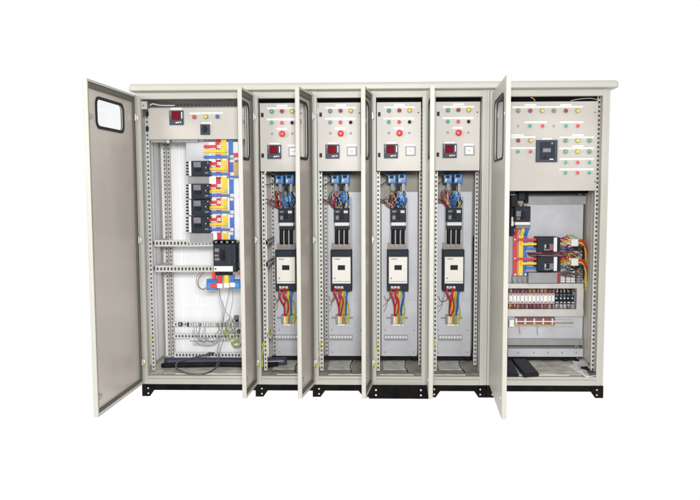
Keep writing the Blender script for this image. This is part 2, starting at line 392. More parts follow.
# ------------------------------------------------------------------ narrow motor starter cabinet (measured on the fourth bay, at x = 1.6)
def starter_cabinet():
    ox = 1.6; w = .4
    root = empty('starter_cabinet', (0,0,0), '', 'cabinet', 'narrow motor starter cabinets in the row')
    shell(root, w, False, True)
    posts(root, w, [(.040, .10, .16, 1.56, .024), (.348, .28, .16, HB-.01, .024), (.052, .50, .16, HB-.01, .022), (.352, .08, .16, HB-.01, .024)])
    # inner partition strip on the left
    b = MB(); b.box(.004, .006, .13, .50, .16, 2.0, 'galvd'); b.build('partition', root)
    PY = .055
    cp = panel_mesh(root, .042, .343, 1.566, 2.030, PY)
    plate(cp, 384, 106.4, 415, 108.3, PY, ox); plate(cp, 394, 103.8, 405, 106.1, PY, ox)
    plate(cp, 383.5, 117.6, 414.5, 119.4, PY, ox); plate(cp, 393.5, 127.3, 404, 129.3, PY, ox)
    plate(cp, 386, 142.2, 396, 143.9, PY, ox); plate(cp, 404.5, 144.1, 415, 145.9, PY, ox)
    lens(cp, 389, 110.9, PY, ox, 'green'); lens(cp, 399.3, 110.6, PY, ox, 'dred'); lens(cp, 409.6, 110.6, PY, ox, 'ylens', r=.0145)
    lens(cp, 388.9, 122.2, PY, ox, 'teal', 'button'); lens(cp, 399, 122.2, PY, ox, 'redp', 'button'); lens(cp, 409.3, 122.2, PY, ox, 'blackp', 'button')
    lens(cp, 388.9, 133, PY, ox, 'gray', 'plug', .011); lens(cp, 399.4, 133.4, PY, ox, 'redp', 'stop', .0125); lens(cp, 409.3, 133, PY, ox, 'gray', 'plug', .011)
    lens(cp, 418.3, 112.7, PY, ox, 'blackp', 'plug', .006)
    meter(cp, 384, 144.2, 398, 158.3, PY, ox)
    b = MB(ox); b.pcbox(405.5, 146.3, 415.3, 155.7, PY-.010, PY, 'gray'); b.pbox(406.9, 147.6, 414, 154.4, PY-.0115, PY-.0098, 'label')
    b.pbox(408.5, 150.3, 412.4, 151.0, PY-.0125, PY-.0112, 'gray'); b.pbox(409.6, 151.6, 411.4, 152.1, PY-.0125, PY-.0112, 'gray')
    b.build('ammeter', cp)
    hinge_blocks(cp, [(379.3, 114.3), (379.2, 155)], PY, ox)
    # black strips put in as the gap's shade over the panel, duct behind
    b = MB(ox); b.box(.038, .349, .0505, .0535, 2.031, 2.0568, 'void'); b.box(.038, .349, .085, .20, 2.00, 2.0565, 'void'); b.box(.05, .345, .21, .24, 1.94, 2.0, 'black'); b.build('top_duct_gap_shade', root)
    # mounting plate
    b = MB(ox)
    zb = U(400, 356, .45)[1]; ztL = U(386, 204, .45)[1]; ztR = U(412, 192, .45)[1]
    xl = U(381.5, 300, .45)[0]-ox; xr = U(417.3, 300, .45)[0]-ox
    b.box(xl, xl+.09, .45, .453, zb, ztL, 'galv'); b.box(xl+.09, xr, .45, .453, zb, ztR, 'galv')
    for px in (385, 414):
        for py in (352, 330):
            X, Z = U(px, py, .45); b.lathe((X-ox, .45, Z), (0,-1,0), [(.005, 0), (.005, .002)], 'gray', 8)
    mp = b.build('mounting_plate', root)
    b = MB(ox); b.pbox(389.5, 197, 408, 250, .435, .449, 'galvd'); b.build('breaker_shade_plate', root)  # darker plate added to stand for the shade behind the breaker
    b = MB(ox)   # open slotted ducts right and left
    b.pbox(409, 200, 416, 300, .432, .449, 'galv'); b.build('wire_duct', root)
    # current transformers
    for (x0, x1, y0, y1) in ((387.6, 396, 174.8, 183.5), (397.6, 406.4, 174, 183.5)):
        b = MB(ox); b.pcbox(x0, y0, x1, y1, .36, .43, 'cblue', .006); b.pbox(x0+2.6, y0-1.2, x0+5.6, y0+.4, .37, .42, 'blackp'); b.pbox(x0-.6, y0+3.2, x0+.9, y1-2, .354, .40, 'blackp')
        b.pbox(x0+2.2, y0+1.0, x1-2.5, y0+3.8, .353, .361, 'blackp'); b.pbox(x0+3.0, y1-3.2, x1-1.6, y1-.8, .350, .361, 'blue')
        b.pbox(x0+1.0, y1-4.6, x0+3.4, y1-1.6, .352, .361, 'label')
        b.build('current_transformer', root)
    b = MB(ox)
    for x0, x1, y0, y1, m in ((390.8, 394, 181, 206, 'gray'), (396.2, 400.2, 183, 191, 'blackp'), (402, 404.6, 182, 205, 'galvd'), (396.5, 400, 190, 200, 'slatel')):
        b.pbox(x0, y0, x1, y1, .375, .395, m)
    b.build('supply_bar', root)
    # moulded case breaker
    b = MB(ox); b.pcbox(390.7, 208, 406, 222.3, .345, .435, 'slate'); b.pcbox(391.3, 222.3, 405.8, 225.8, .350, .435, 'white', .002)
    b.pbox(391, 225.8, 406, 229.3, .365, .435, 'slate')
    b.pbox(392.2, 210.6, 396.2, 212.4, .343, .346, 'slatel'); b.pbox(400.6, 210.4, 404.6, 213, .343, .346, 'label'); b.pbox(392.5, 215.5, 395.5, 219.5, .343, .346, 'slatel')
    br = b.build('circuit_breaker', root)
    b = MB(ox); b.pcbox(396.6, 213.2, 400, 218.5, .328, .344, 'blackp', .002); b.build('toggle', br)
    b = MB(ox)
    for k in range(3):
        x = 391.6+5*k
        b.ptube([(x+1.6, 227.5, .38), (x+1.4, 233, .372), (x+1.3, 244, .372)], .0125, 'blackp', seg=8)
    b.build('power_cable', root)
    b = MB(ox); b.pbox(387.8, 243.4, 406.2, 249.8, .39, .435, 'gray')
    for k in range(3): b.pbox(390.2+5*k, 243.2, 393.5+5*k, 247.8, .372, .392, 'copper'); 
    b.build('terminal_lug', root)
    # soft starter
    b = MB(ox); b.pcbox(387.2, 250, 408.6, 291, .335, .44, 'slate', .004)
    b.pbox(391, 286.6, 400, 289, .333, .336, 'copper')
    for k in range(3): b.pbox(391+3.2*k, 286.2, 393+3.2*k, 288.2, .331, .334, 'label')
    st = b.build('soft_starter', root)
    b = MB(ox); b.pcbox(388.8, 257, 407.4, 283.6, .318, .334, 'ivory', .003); b.pbox(391, 258.7, 397, 259.5, .3165, .3185, 'slatel')
    b.pbox(389.8, 281.2, 406.6, 281.7, .3165, .3185, 'gray'); b.pbox(390.6, 277.6, 392, 279, .3165, .3185, 'pinkred'); b.build('front_cover', st)
    b = MB(ox); b.pcbox(394.4, 265.2, 401.8, 270, .314, .3179, 'blackp', .0015); b.build('display', st)
    b = MB(ox); b.pbox(386.5, 317.4, 408, 318.6, .435, .449, 'gray')
    for k, m in enumerate(('gray', 'ivory', 'yellow', 'copper', 'gray', 'gy')): b.pcbox(391.2+2.2*k, 315.2, 393.3+2.2*k, 323.8, .40, .448, m, .002)
    b.pbox(392.6, 324, 403.6, 326, .42, .448, 'ivory')
    b.build('terminal_block', root)
    b = MB(ox); b.pbox(384.3, 335.2, 407.6, 340.4, .435, .449, 'gray')
    for k in range(8): b.pcbox(384.8+2.85*k, 335.8, 387.1+2.85*k, 338.6, .425, .436, 'white', .002)
    b.build('terminal_strip', root)
    # floor: gland plate, black bar painted in for the gap's shade with a cable, lead
    b = MB(ox); b.box(.09, .26, .17, .44, .1505, .153, 'gland')
    b.tube([(.262, .08, .156), (.250, .25, .156), (.262, .44, .157)], .0035, 'blackp', seg=5)
    b.build('gland_plate', root)
    b = MB(ox); b.box(.045, .36, .455, .50, .150, .176, 'black')
    b.tube([(.30, .46, .18), (.33, .40, .17), (.36, .45, .175), (.37, .40, .19)], .009, 'blackp')
    b.build('gap_shade_bar_cable', root)
    b = MB(ox); b.ptube([(419.2, 236, .40), (419.4, 290, .42), (419.0, 345, .42), (416, 360, .40)], .006, 'blackp', seg=5)
    b.build('earth_cable', root)
    # yellow-green bonding wire between frame and door
    b = MB(); b.tube([(.05, .06, .38), (.030, .055, .33), (.026, .02, .26), (.022, -.015, .215), (.024, -.04, .24)], .0045, 'gy', seg=6)
    b.tube([(.05, .075, .37), (.036, .06, .29), (.040, .04, .20)], .004, 'gy', seg=6)
    b.build('bonding_wire', root)
    return root

class JM(MB):
    """mesh builder whose cables wander a little, differently in every cabinet"""
    def __init__(s, ox, seed): MB.__init__(s, ox); s.r = random.Random(seed)
    def ptube(s, pts, r, m, **k):
        j = lambda a: s.r.uniform(-a, a)
        q = [(a+(j(1.1) if 0 < i < len(pts)-1 else 0), b_+(j(.8) if 0 < i < len(pts)-1 else 0), Y+(j(.008) if 0 < i < len(pts)-1 else 0)) for i, (a, b_, Y) in enumerate(pts)]
        MB.ptube(s, q, r, m, **k)
def starter_wiring(root, seed, dx):
    ox = 1.6
    # control wire harness above the breaker
    b = JM(ox, seed)
    rnd = random.Random(seed)
    for i in range(34):
        m = ['red','label','pinkred','blue','cblue','yellow','blackp','cblue','dred','blackp','blue','cblue','wire','blackp','copper'][i % 15]
        px = rnd.uniform(388, 405)
        if m in ('red','label','pinkred','dred'): px = rnd.uniform(385, 395)
        if m in ('blue','cblue'): px = rnd.uniform(395, 405)
        py = rnd.uniform(190, 199)
        b.ptube([(px, py, .36), (px+rnd.uniform(-3,3), py+4, .335), (px+rnd.uniform(-3,3), py+8, .345), (min(404,max(391,px+rnd.uniform(-3,4))), 208.5, .37)], .0036, m, seg=5, sub=4)
    for k in range(3): b.pbox(392.2+k*4.9, 203.5, 394.4+k*4.9, 208.5, .362, .38, 'copper')
    b.pcbox(398.5, 194.5, 404.5, 202, .34, .37, 'cblue', .004)
    b.ptube([(377, 201, .2), (380, 199, .3), (385, 201.5, .33), (391, 206, .345)], .0042, 'dred', seg=5)
    b.ptube([(377, 203, .2), (381, 202, .3), (386, 199, .33), (393, 199, .345)], .0035, 'wire', seg=5)
    b.ptube([(377, 175, .25), (381, 174, .36), (386, 176, .38), (390, 179, .38)], .004, 'blackp', seg=5)
    b.ptube([(377, 183, .25), (381, 185, .36), (387, 181, .38), (391, 181, .38)], .003, 'blackp', seg=5)
    b.build('control_wiring', root, loc=(dx, 0, 0))
    # outgoing cables to the terminal block
    b = JM(ox, seed+50)
    b.ptube([(393.2, 286, .35), (391.5, 292, .325), (393.5, 300, .34), (394.8, 308, .37), (394.6, 316, .40)], .007, 'red')
    b.ptube([(396.5, 286, .35), (395.5, 293, .32), (398.5, 300, .33), (398.6, 308, .36), (396.2, 316, .40)], .006, 'red')
    b.ptube([(394.5, 287, .34), (397.5, 291, .32), (394.3, 296, .318), (396.2, 300, .33), (395.0, 306, .36)], .005, 'red')
    b.ptube([(399.4, 289, .36), (399.6, 296, .345), (397.6, 304, .37), (397.9, 316, .41)], .0075, 'yellow')
    b.ptube([(401, 289, .36), (400.6, 297, .335), (399.7, 306, .37), (400.2, 316, .41)], .006, 'gy')
    b.ptube([(403.6, 291, .36), (402.6, 298, .345), (401.8, 306, .37), (400.8, 316, .41)], .0085, 'blue')
    b.ptube([(402.6, 300, .42), (404.4, 308, .39), (404.6, 318, .40), (401, 325, .42)], .0045, 'gy')
    b.ptube([(384, 296, .44), (386.5, 301, .42), (390.5, 299, .38), (393, 292, .35)], .0025, 'pinkred', seg=5)
    b.ptube([(383, 306, .44), (386, 304, .42), (389, 298, .40), (389.5, 292, .37)], .0025, 'tan', seg=5)
    b.ptube([(384, 312, .44), (387, 306, .42), (388, 298, .40)], .002, 'gray', seg=5)
    b.build('motor_cable', root, loc=(dx, 0, 0))

NAMES = {
 1: 'narrow cream starter cabinet with open door directly beside the cabinet of colourful busbars',
 2: 'second narrow cream starter cabinet from the left, its plinth standing on separate black feet',
 3: 'narrow cream starter cabinet standing on a closed full-width black plinth board',
 4: 'narrow cream starter cabinet with its open door seen edge-on, beside the wide right cabinet'}
proto = starter_cabinet()
allc = [proto]+[copy_tree(proto) for _ in range(3)]
NW = (.095, .355, 1.632, 2.008, .055)
for i, c in zip((1, 2, 3, 4), allc):
    c.location = (W[i], 0, 0); c['label'] = NAMES[i]
    dx = {1: -.022, 2: -.014, 3: 0, 4: .007}[i]
    for ch in c.children:
        if ch.name.split('.')[0] in ('circuit_breaker', 'soft_starter', 'current_transformer', 'supply_bar', 'power_cable', 'terminal_lug', 'terminal_block', 'terminal_strip', 'breaker_shade_plate'): ch.location.x = dx
    starter_wiring(c, i*7+2, dx)
    plinth(c, .4, left=(i != 3), right=(i in (2, 4)), solid=(i == 3))
    d = door(c, .4, ANG[i], NW)
    if i == 1:
        for z in (1.085, .93):
            r_ = MB(); r_.perf((.075, .14, z), (0,1,0), (1,0,0), .034, .34, .02, 'galvd'); r_.build('depth_rail', c)
        e_ = MB(); rq = random.Random(4)
        for k in range(7): e_.tube([(.045+rq.uniform(0,.04), .2+rq.uniform(-.05,.1), .40+rq.uniform(-.03,.03)) for _ in range(5)], .0035, 'gy' if k % 2 else 'label', seg=5)
        e_.build('earth_wire_bundle', c)

# ------------------------------------------------------------------ wide incomer cabinet with busbars (left)
def breaker(parent, x0, y0, x1, y1, Yf, Yb, ox, tongues):
    b = MB(ox); wx, wy = x1-x0, y1-y0
    b.pcbox(x0, y0, x1, y1, Yf, Yb, 'slate', .003)
    b.pbox(x0-2.2, y0+.2, x0, y1-.2, Yf+.012, Yb, 'white')
    for k in range(5): b.pbox(x0-5.2, y0+.8+k*wy/5, x0-2.8, y0+2.3+k*wy/5, Yf+.03, Yb-.02, 'blackp')
    b.pbox(x0-2.8, y0+.2, x0-2.2, y1-.2, Yf+.03, Yb, 'gray')
    b.pbox(x0+2.3, y0+1.2, x0+wx*.52, y0+wy*.42, Yf-.0015, Yf+.001, 'slatel')
    b.pbox(x0+2.8, y0+wy*.25, x0+5, y0+wy*.40, Yf-.0025, Yf-.0012, 'pinkred')
    b.pbox(x0+wx*.55, y0+.6, x0+wx*.565, y1-.6, Yf-.0012, Yf+.001, 'blackp')
    for k in range(6): b.pbox(x1-4.2+(k % 2)*2, y0+1.2+(k//2)*wy/3, x1-3+(k % 2)*2, y0+2.6+(k//2)*wy/3, Yf-.001, Yf+.001, 'gray' if k % 3 else 'blackp')
    o = b.build('circuit_breaker', parent)
    t = MB(ox); t.pcbox(x0+wx*.2, y0+wy*.50, x0+wx*.50, y0+wy*.66, Yf-.016, Yf-.0005, 'blackp', .002); t.build('toggle', o)
    for k, m in enumerate(tongues):
        t = MB(ox); t.pbox(x1-.1, y0+wy*(.12+.30*k), x1+.7, y0+wy*(.32+.30*k), Yf+.008, Yf+.03, m); t.build('terminal_cover', o)
    return o
def incomer():
    ox = 0; w = .8
    root = empty('busbar_cabinet', (0,0,0), 'wide left cabinet with red, yellow and blue busbars behind its wide open windowed door', 'cabinet', 'wide end cabinets of the row')
    shell(root, w, True, False, back=False, fl='floor')
    plinth(root, w, True, False)
    door(root, w, ANG[0], (.195, .630, 1.808, 2.000, .05))
    posts(root, w, [(.036, .10, .16, 1.95, .024), (.040, .50, .16, HB-.01, .020), (.064, .52, .16, HB-.01, .020), (.745, .10, .16, HB-.01, .024), (.745, .50, .16, HB-.01, .024)])
    # corner bracket at the top left of the opening
    b = MB(ox); b.pbox(140.8, 101.5, 147, 109.3, -.006, .0, 'cream'); X, Z = U(143.2, 105.6, -.006); b.lathe((X, -.006, Z), (0,-1,0), [(.006, 0), (.004, .003)], 'copper', 10)
    b.build('corner_bracket', root)
    cross_rail(root, .06, .74, .14, 2.048, .03, 'fold'); cross_rail(root, .06, .74, .50, 2.03, .03)  # upper front rail coloured dark for the shade of the gap
    b = MB(ox); b.box(.06, .74, .13, .155, 2.0, 2.016, 'galvd')
    b.ptube([(150, 105.5, .1), (153, 104, .11), (160, 105.4, .12), (175, 105.6, .13)], .005, 'label'); b.build('top_wiring', root)
    # side depth rails and cross rails the breakers sit on
    for z in (U(190, 240, .15)[1], U(190, 265.6, .15)[1]):
        cross_rail(root, .062, .745, .15, z, .046)
        for x in (.062, .765):
            b = MB(); b.perf((x, .17, z-(.008 if x < .4 else .038)), (0,1,0), (1 if x < .4 else -1, 0, 0), .03, .33, .02, 'rail'); 
            b.build('depth_rail', root)
    PY = .055
    x0 = U(148.5, 120, PY)[0]; z1 = U(200, 108, PY)[1]; z0 = U(200, 139.3, PY)[1]
    cp = panel_mesh(root, x0, .735, z0, z1, PY)
    hinge_blocks(cp, [(147.2, 113.8), (147.0, 128.7)], PY, ox)
    plate(cp, 170.4, 107.9, 182, 109.9, PY, ox); plate(cp, 189.5, 112.6, 201, 114.2, PY, ox); plate(cp, 201.5, 112.4, 212, 114, PY, ox); plate(cp, 212.5, 112.3, 223, 113.9, PY, ox)
    plate(cp, 201.5, 122.3, 211.5, 123.7, PY, ox)
    meter(cp, 169.2, 110.6, 183.2, 125, PY, ox)
    lens(cp, 194.5, 117.3, PY, ox, 'redp'); lens(cp, 206, 117, PY, ox, 'ylens'); lens(cp, 217.6, 116.8, PY, ox, 'blue')
    b = MB(ox); b.pcbox(200.2, 124.4, 209.6, 134.8, PY-.014, PY, 'bezel', .004); X, Z = U(205, 129.4, PY)
    b.lathe((X, PY-.014, Z), (0,-1,0), [(.020, 0), (.018, .008)], 'slate', 18); b.box(X-.006, X+.006, PY-.045, PY-.022, Z-.026, Z+.026, 'slate')
    b.build('selector_switch', cp)
    b = MB(ox)
    b.pbox(151, 139.8, 166, 142.4, .09, .12, 'galvd'); b.pbox(166.5, 139.6, 169.2, 143, .085, .12, 'rail'); b.pbox(172, 139.7, 198, 142.2, .1, .13, 'gray'); b.pbox(199, 139.6, 204, 141.2, .08, .12, 'slatel'); b.build('panel_stiffener', root)
    # breaker mounting plate
    b = MB(ox); b.pbox(187.2, 141.8, 209.5, 243.6, .142, .147, 'galv')
    b.pbox(190, 233.4, 212.5, 242.6, .115, .142, 'galvd'); b.pbox(188, 176.4, 208, 183.4, .125, .142, 'galvd'); b.build('mounting_plate', root)
    tg = ('red', 'yellow', 'blue')
    for (y0, y1) in ((160.9, 176), (183.8, 199), (199.6, 215.2), (216.4, 232.6)):
        breaker(root, 191.2, y0, 209.4, y1, .06, .14, ox, tg)
    # upright busbars
    for x0, x1, m, nm in ((216.2, 220.6, 'red', 'red'), (222.0, 227.2, 'yellow', 'yellow'), (229.2, 233.6, 'blue', 'blue')):
        b = MB(ox); b.pbox(x0, 137.5, x1, 242.5, .118, .126, m)
        o = b.build('busbar', root); o['label'] = f'upright {nm} sleeved busbar'
    # dark red gaps on the first bar (bare joints seen between sleeves)
    b = MB(ox)
    for y in (140, 155, 159.5, 171.5, 177, 188, 195, 209, 216.5, 226): b.pbox(216.1, y, 220.7, y+2.2, .116, .1275, 'dred')
    b.build('sleeve_joint', root)
    # branch bars
    rows = [(146.6, 151.2, 157.0, True), (163.6, 168.9, 174.0, False), (185.6, 190.6, 195.4, False), (202.2, 207.2, 212.2, False), (219.4, 224.2, 229.6, False)]
    for r, (a, bb, c, tip) in enumerate(rows):
        for y, m, xe, Y in ((a, 'red', 217.5, .108), (bb, 'yellow', 224.5, .100), (c, 'blue', 230.5, .092)):
            b = MB(ox); xs = 205.5 if tip else 208.8
            h = {'red': 1.45, 'yellow': 1.4, 'blue': 1.25}[m]+(.15 if tip else 0)
            b.pbox(xs, y-h, xe+1.5, y+h, Y, Y+.006, m)
            if tip: b.prism([(U(xs,y-h,Y)[0], U(xs,y-h-.6,Y)[1]), (U(xs-2.6,y,Y)[0], U(xs,y,Y)[1]), (U(xs,y+h,Y)[0], U(xs,y+h+.6,Y)[1])], Y, Y+.006, m)
            b.pbox(xe-.2, y-1.5, xe+3, y+1.6, Y-.0045, Y-.0002, 'ivory' if m != 'yellow' else 'gy')
            X, Z = U(xe+1.3, y, Y-.0045); b.lathe((X, Y-.0045, Z), (0,-1,0), [(.0075, 0), (.0075, .005)], 'bolt', 6)
            b.box(U(xe, y, Y)[0], U(xe+2.2, y, Y)[0], Y+.006, .1179, Z-.008, Z+.008, m)
            o = b.build('branch_bar', root); o['label'] = f'{m} branch bar to the busbar'
    for k, (a, bb, c, tip) in enumerate(rows):     # insulating spacers and stickers between the bars
        for q in ((210.4, (a+bb)/2-.6, 215.8, (a+bb)/2+.4, .098, 'label'), (210.4, (c+bb)/2-.5, 221.6, (c+bb)/2+.3, .090, 'label'), (222.6, c+1.6, 226.6, c+3.4, .1135, 'ivory'),
                  (229.8, c+2.6, 233.2, c+5.2, .1135, 'label'), (216.4, c+1.6, 220.4, c+3.0, .1135, 'label')):
            b = MB(ox); b.pbox(q[0], q[1], q[2], q[3], q[4], q[4]+.004, q[5]); b.build('spacer', root)
    b = MB(ox); b.pbox(209.6, 142, 240, 240, .1405, .1435, 'backw'); b.build('added_white_board', root)  # added board that keeps the spaces between the bars bright white
    b = MB(ox); b.pbox(233.0, 153, 239.2, 157, .10, .106, 'red'); b.pbox(234.5, 160, 238.5, 162.2, .10, .106, 'pinkred'); b.pbox(234, 162.4, 238, 176, .10, .106, 'tan')
    b.pbox(227.2, 176.2, 238.6, 177.8, .086, .091, 'blue'); b.pbox(227.9, 156, 228.9, 174, .096, .104, 'red'); b.pbox(226, 157, 234, 158.2, .084, .09, 'teal')
    b.build('link_bar', root)
    # main breaker
    b = MB(ox); b.pcbox(213.3, 244.2, 236, 271.8, .03, .145, 'slate', .004)
    for k in range(4):
        b.pcbox(213.6+5.6*k, 240.2, 218.0+5.6*k, 245, .05, .12, 'blackp', .003); b.pbox(215.4+5.6*k, 241.5, 216.6+5.6*k, 242.6, .047, .051, 'bolt')
    b.pcbox(213.8, 266.2, 232.8, 271.6, .022, .031, 'white', .002); X, Z = U(215.6, 268.8, .022); b.lathe((X, .022, Z), (0,-1,0), [(.006, 0), (.006, .002)], 'blackp', 10)
    b.pbox(214.6, 248.5, 219, 252, .0285, .031, 'slatel'); b.pbox(214.6, 254.5, 218.5, 256.5, .0285, .031, 'copper'); b.pbox(214.8, 258, 219.5, 260.5, .0285, .031, 'slatel')
    b.pbox(224.8, 246, 225.3, 265, .0288, .031, 'blackp'); b.pbox(231.6, 245.5, 232.2, 271, .0288, .031, 'blackp')
    for k in range(3): b.pbox(215.6+5.6*k, 272, 220+5.6*k, 275.4, .06, .12, 'blackp')
    mb = b.build('circuit_breaker', root); mb['label'] = 'large main breaker'
    b = MB(ox); b.pcbox(220.2, 250.4, 223.8, 254.6, .012, .029, 'blackp', .002); b.pcbox(220.2, 255.6, 223.8, 260, .006, .029, 'black', .002); b.build('toggle', mb)
    # cables and bars under the main breaker
    for x0, x1, y1, m in ((216.8, 221.8, 288, 'red'), (224.2, 228.6, 287.5, 'yellow'), (230.2, 234.4, 287, 'blue')):
        b = MB(ox); b.pcbox(x0, 275, x1, y1-4, .06, .075, m, .002); b.pbox(x0-.2, y1-4.4, x1+.6, y1, .055, .08, 'ivory' if m != 'blue' else 'white'); b.build('busbar', root)
    b = MB(ox); b.pbox(212, 272, 215, 279, .07, .10, 'redp'); b.build('phase_barrier', root)
    b = MB(ox); b.pbox(238.6, 272, 240.4, 275, .07, .10, 'redp'); b.build('phase_barrier', root); b = MB(ox); b.pbox(236.2, 263, 241, 265, .10, .12, 'pinkred'); b.build('link_bar', root)
    for (a, c, d, e, m) in ((206.2, 279.4, 216.8, 290, 'cblue'), (229.8, 280, 240.6, 288.6, 'cblue')):
        b = MB(ox); b.pcbox(a, c, d, e, .07, .12, m, .008); b.pbox(a+1.4, c+1, d-2, c+3.2, .064, .071, 'blue'); b.build('current_transformer', root)
    b = MB(ox); b.pcbox(210, 284, 217, 288.2, .05, .069, 'redp', .003); b.build('terminal_cap', root)
    b = MB(ox)
    b.ptube([(204.5, 272, .15), (199, 278, .12), (198.2, 284, .1), (201.5, 289, .1), (206, 288, .1)], .003, 'wire', seg=5)
    b.ptube([(202.5, 272, .15), (196.8, 277, .12), (197.6, 286, .1), (203, 290, .1), (206, 289, .1)], .0022, 'copper', seg=5)
    b.ptube([(205, 273, .15), (201, 278, .12), (200, 284, .1), (206, 285, .1)], .002, 'label', seg=5)
    b.ptube([(219, 288, .08), (220.5, 298, .07), (223.2, 312, .08), (221.5, 330, .1), (219.5, 342, .12), (217.5, 350, .15), (219, 362, .2), (218, 369, .22)], .0021, 'wire', seg=5)
    b.ptube([(230, 288, .08), (227.6, 300, .07), (224.8, 313, .08), (222.5, 326, .1), (223.8, 338, .12), (219.5, 352, .15), (218.5, 366, .22)], .0021, 'wire', seg=5)
    b.ptube([(231.5, 288, .08), (233, 296, .1), (231, 310, .1), (228, 322, .12), (226, 330, .14)], .0017, 'wire', seg=5)
    b.ptube([(220, 288, .1), (219, 300, .1), (221.8, 316, .1), (217, 336, .12), (220, 352, .14), (216.8, 362, .2)], .0017, 'gray', seg=5)
    b.ptube([(193, 330, .48), (194, 338, .46), (199, 344, .45), (208, 346, .45), (216, 343, .45), (221, 336, .46)], .0018, 'gray', seg=5)
    b.ptube([(222, 300, .3), (226, 312, .4), (236, 322, .46), (240, 334, .46)], .0018, 'gray', seg=5)
    b.build('loose_wiring', root)
    b = MB(); b.box(.006, .794, .566, .570, .152, HB-.01, 'backw')
    for x in (.13, .155, .27, .60): b.box(x, x+.006, .560, .5659, .16, HB-.02, 'backw')
    for z, h in ((1.25, .03), (.86, .02), (.52, .03)): b.box(.16, .60, .561, .5655, z, z+h, 'backw')
    b.build('back_panel', root)
    rq = random.Random(9)
    b = MB(ox)
    for k in range(20):
        x_ = 189+2.5*k
        b.pcbox(x_, 323.2+rq.uniform(-.4,.4), x_+rq.uniform(1.2,2.0), 326.6, .476, .498, rq.choice(['white','ivory','label','gray','white']), .002)
    b.pbox(190, 337.6, 226, 340.6, .478, .5, 'white'); b.pbox(193, 341.5, 214, 345, .50, .51, 'poly')
    b.build('terminal_strip', root)
    b = MB(ox)
    for k in range(14):
        x_, y_ = rq.uniform(214, 241), rq.uniform(318, 330)
        b.ptube([(x_, y_, .47), (x_+rq.uniform(-5,5), y_+rq.uniform(4,10), .44), (x_+rq.uniform(-7,7), y_+rq.uniform(8,18), .45), (x_+rq.uniform(-6,6), y_+rq.uniform(10,22), .47)], .0018, rq.choice(['gray','wire','label','gray','gy']), seg=5)
    for k in range(7):
        x_ = rq.uniform(194, 206)
        b.ptube([(x_, 327, .475), (x_+rq.uniform(-3,3), 332+rq.uniform(0,6), .46), (x_+rq.uniform(2,9), 338+rq.uniform(0,6), .46), (x_+rq.uniform(6,16), 337, .475)], .0015, 'gray', seg=5)
    b.build('thin_wiring', root)
    # low perforated rails at the back, washed-out light put into their white
    zA, zB = U(200, 322.4, .5)[1], U(200, 334, .5)[1]
    cross_rail(root, .085, .745, .50, zA, .030, 'white'); cross_rail(root, .085, .745, .505, zB, .036, 'white')
    cross_rail(root, .085, .745, .51, U(200, 352.5, .51)[1], .04, 'white')
    b = MB(ox)
    b.pcbox(178.4, 322.6, 181.6, 326.2, .482, .498, 'black', .002); b.pbox(179.4, 323.4, 180.8, 325.2, .480, .483, 'label'); b.build('cable_clamp', root); b = MB(ox); b.pcbox(187, 322.8, 188.6, 326.6, .482, .498, 'slate', .002)
    b.build('cable_clamp', root); b = MB(ox); b.pcbox(233.8, 316, 238, 319.8, .46, .498, 'slatel', .004); b.pcbox(235.4, 320, 237.6, 322, .46, .498, 'black', .002); b.build('cable_clamp', root); b = MB(ox); b.pcbox(237, 330, 239.4, 333, .46, .498, 'slate', .002)
    b.build('cable_clamp', root)
    b = MB(ox); rnd = random.Random(11)
    for (cx, cy, rx, ry) in ((226.5, 332, 3.2, 4), (236.5, 343.6, 5, 4), (259.5, 341, 1.0, 1)):
        for i in range(9):
            a = rnd.uniform(0, 6.28); p = [(cx+rx*math.cos(a+t)*(.5+.5*rnd.random()), cy+ry*math.sin(a+t)*(.5+.5*rnd.random()), .46+rnd.uniform(-.03,.02)) for t in (0, 1.3, 2.6, 4, 5.3)]
            b.ptube(p, .0034, 'gy' if i % 3 else 'label', seg=5, sub=5)
    b.build('earth_wire_bundle', root)
    b = MB(); b.tube([(.05, .06, .40), (.030, .055, .34), (.026, .02, .27), (.020, -.02, .22), (.024, -.05, .24)], .0045, 'gy', seg=6); b.build('bonding_wire', root)
    # side channel sheet seen inside on the left
    b = MB(); b.box(.0045, .0065, .14, .50, .18, 1.95, 'backw'); b.box(.0066, .012, .34, .36, .18, 1.95, 'galv'); b.build('side_liner', root)
    return root
incomer()

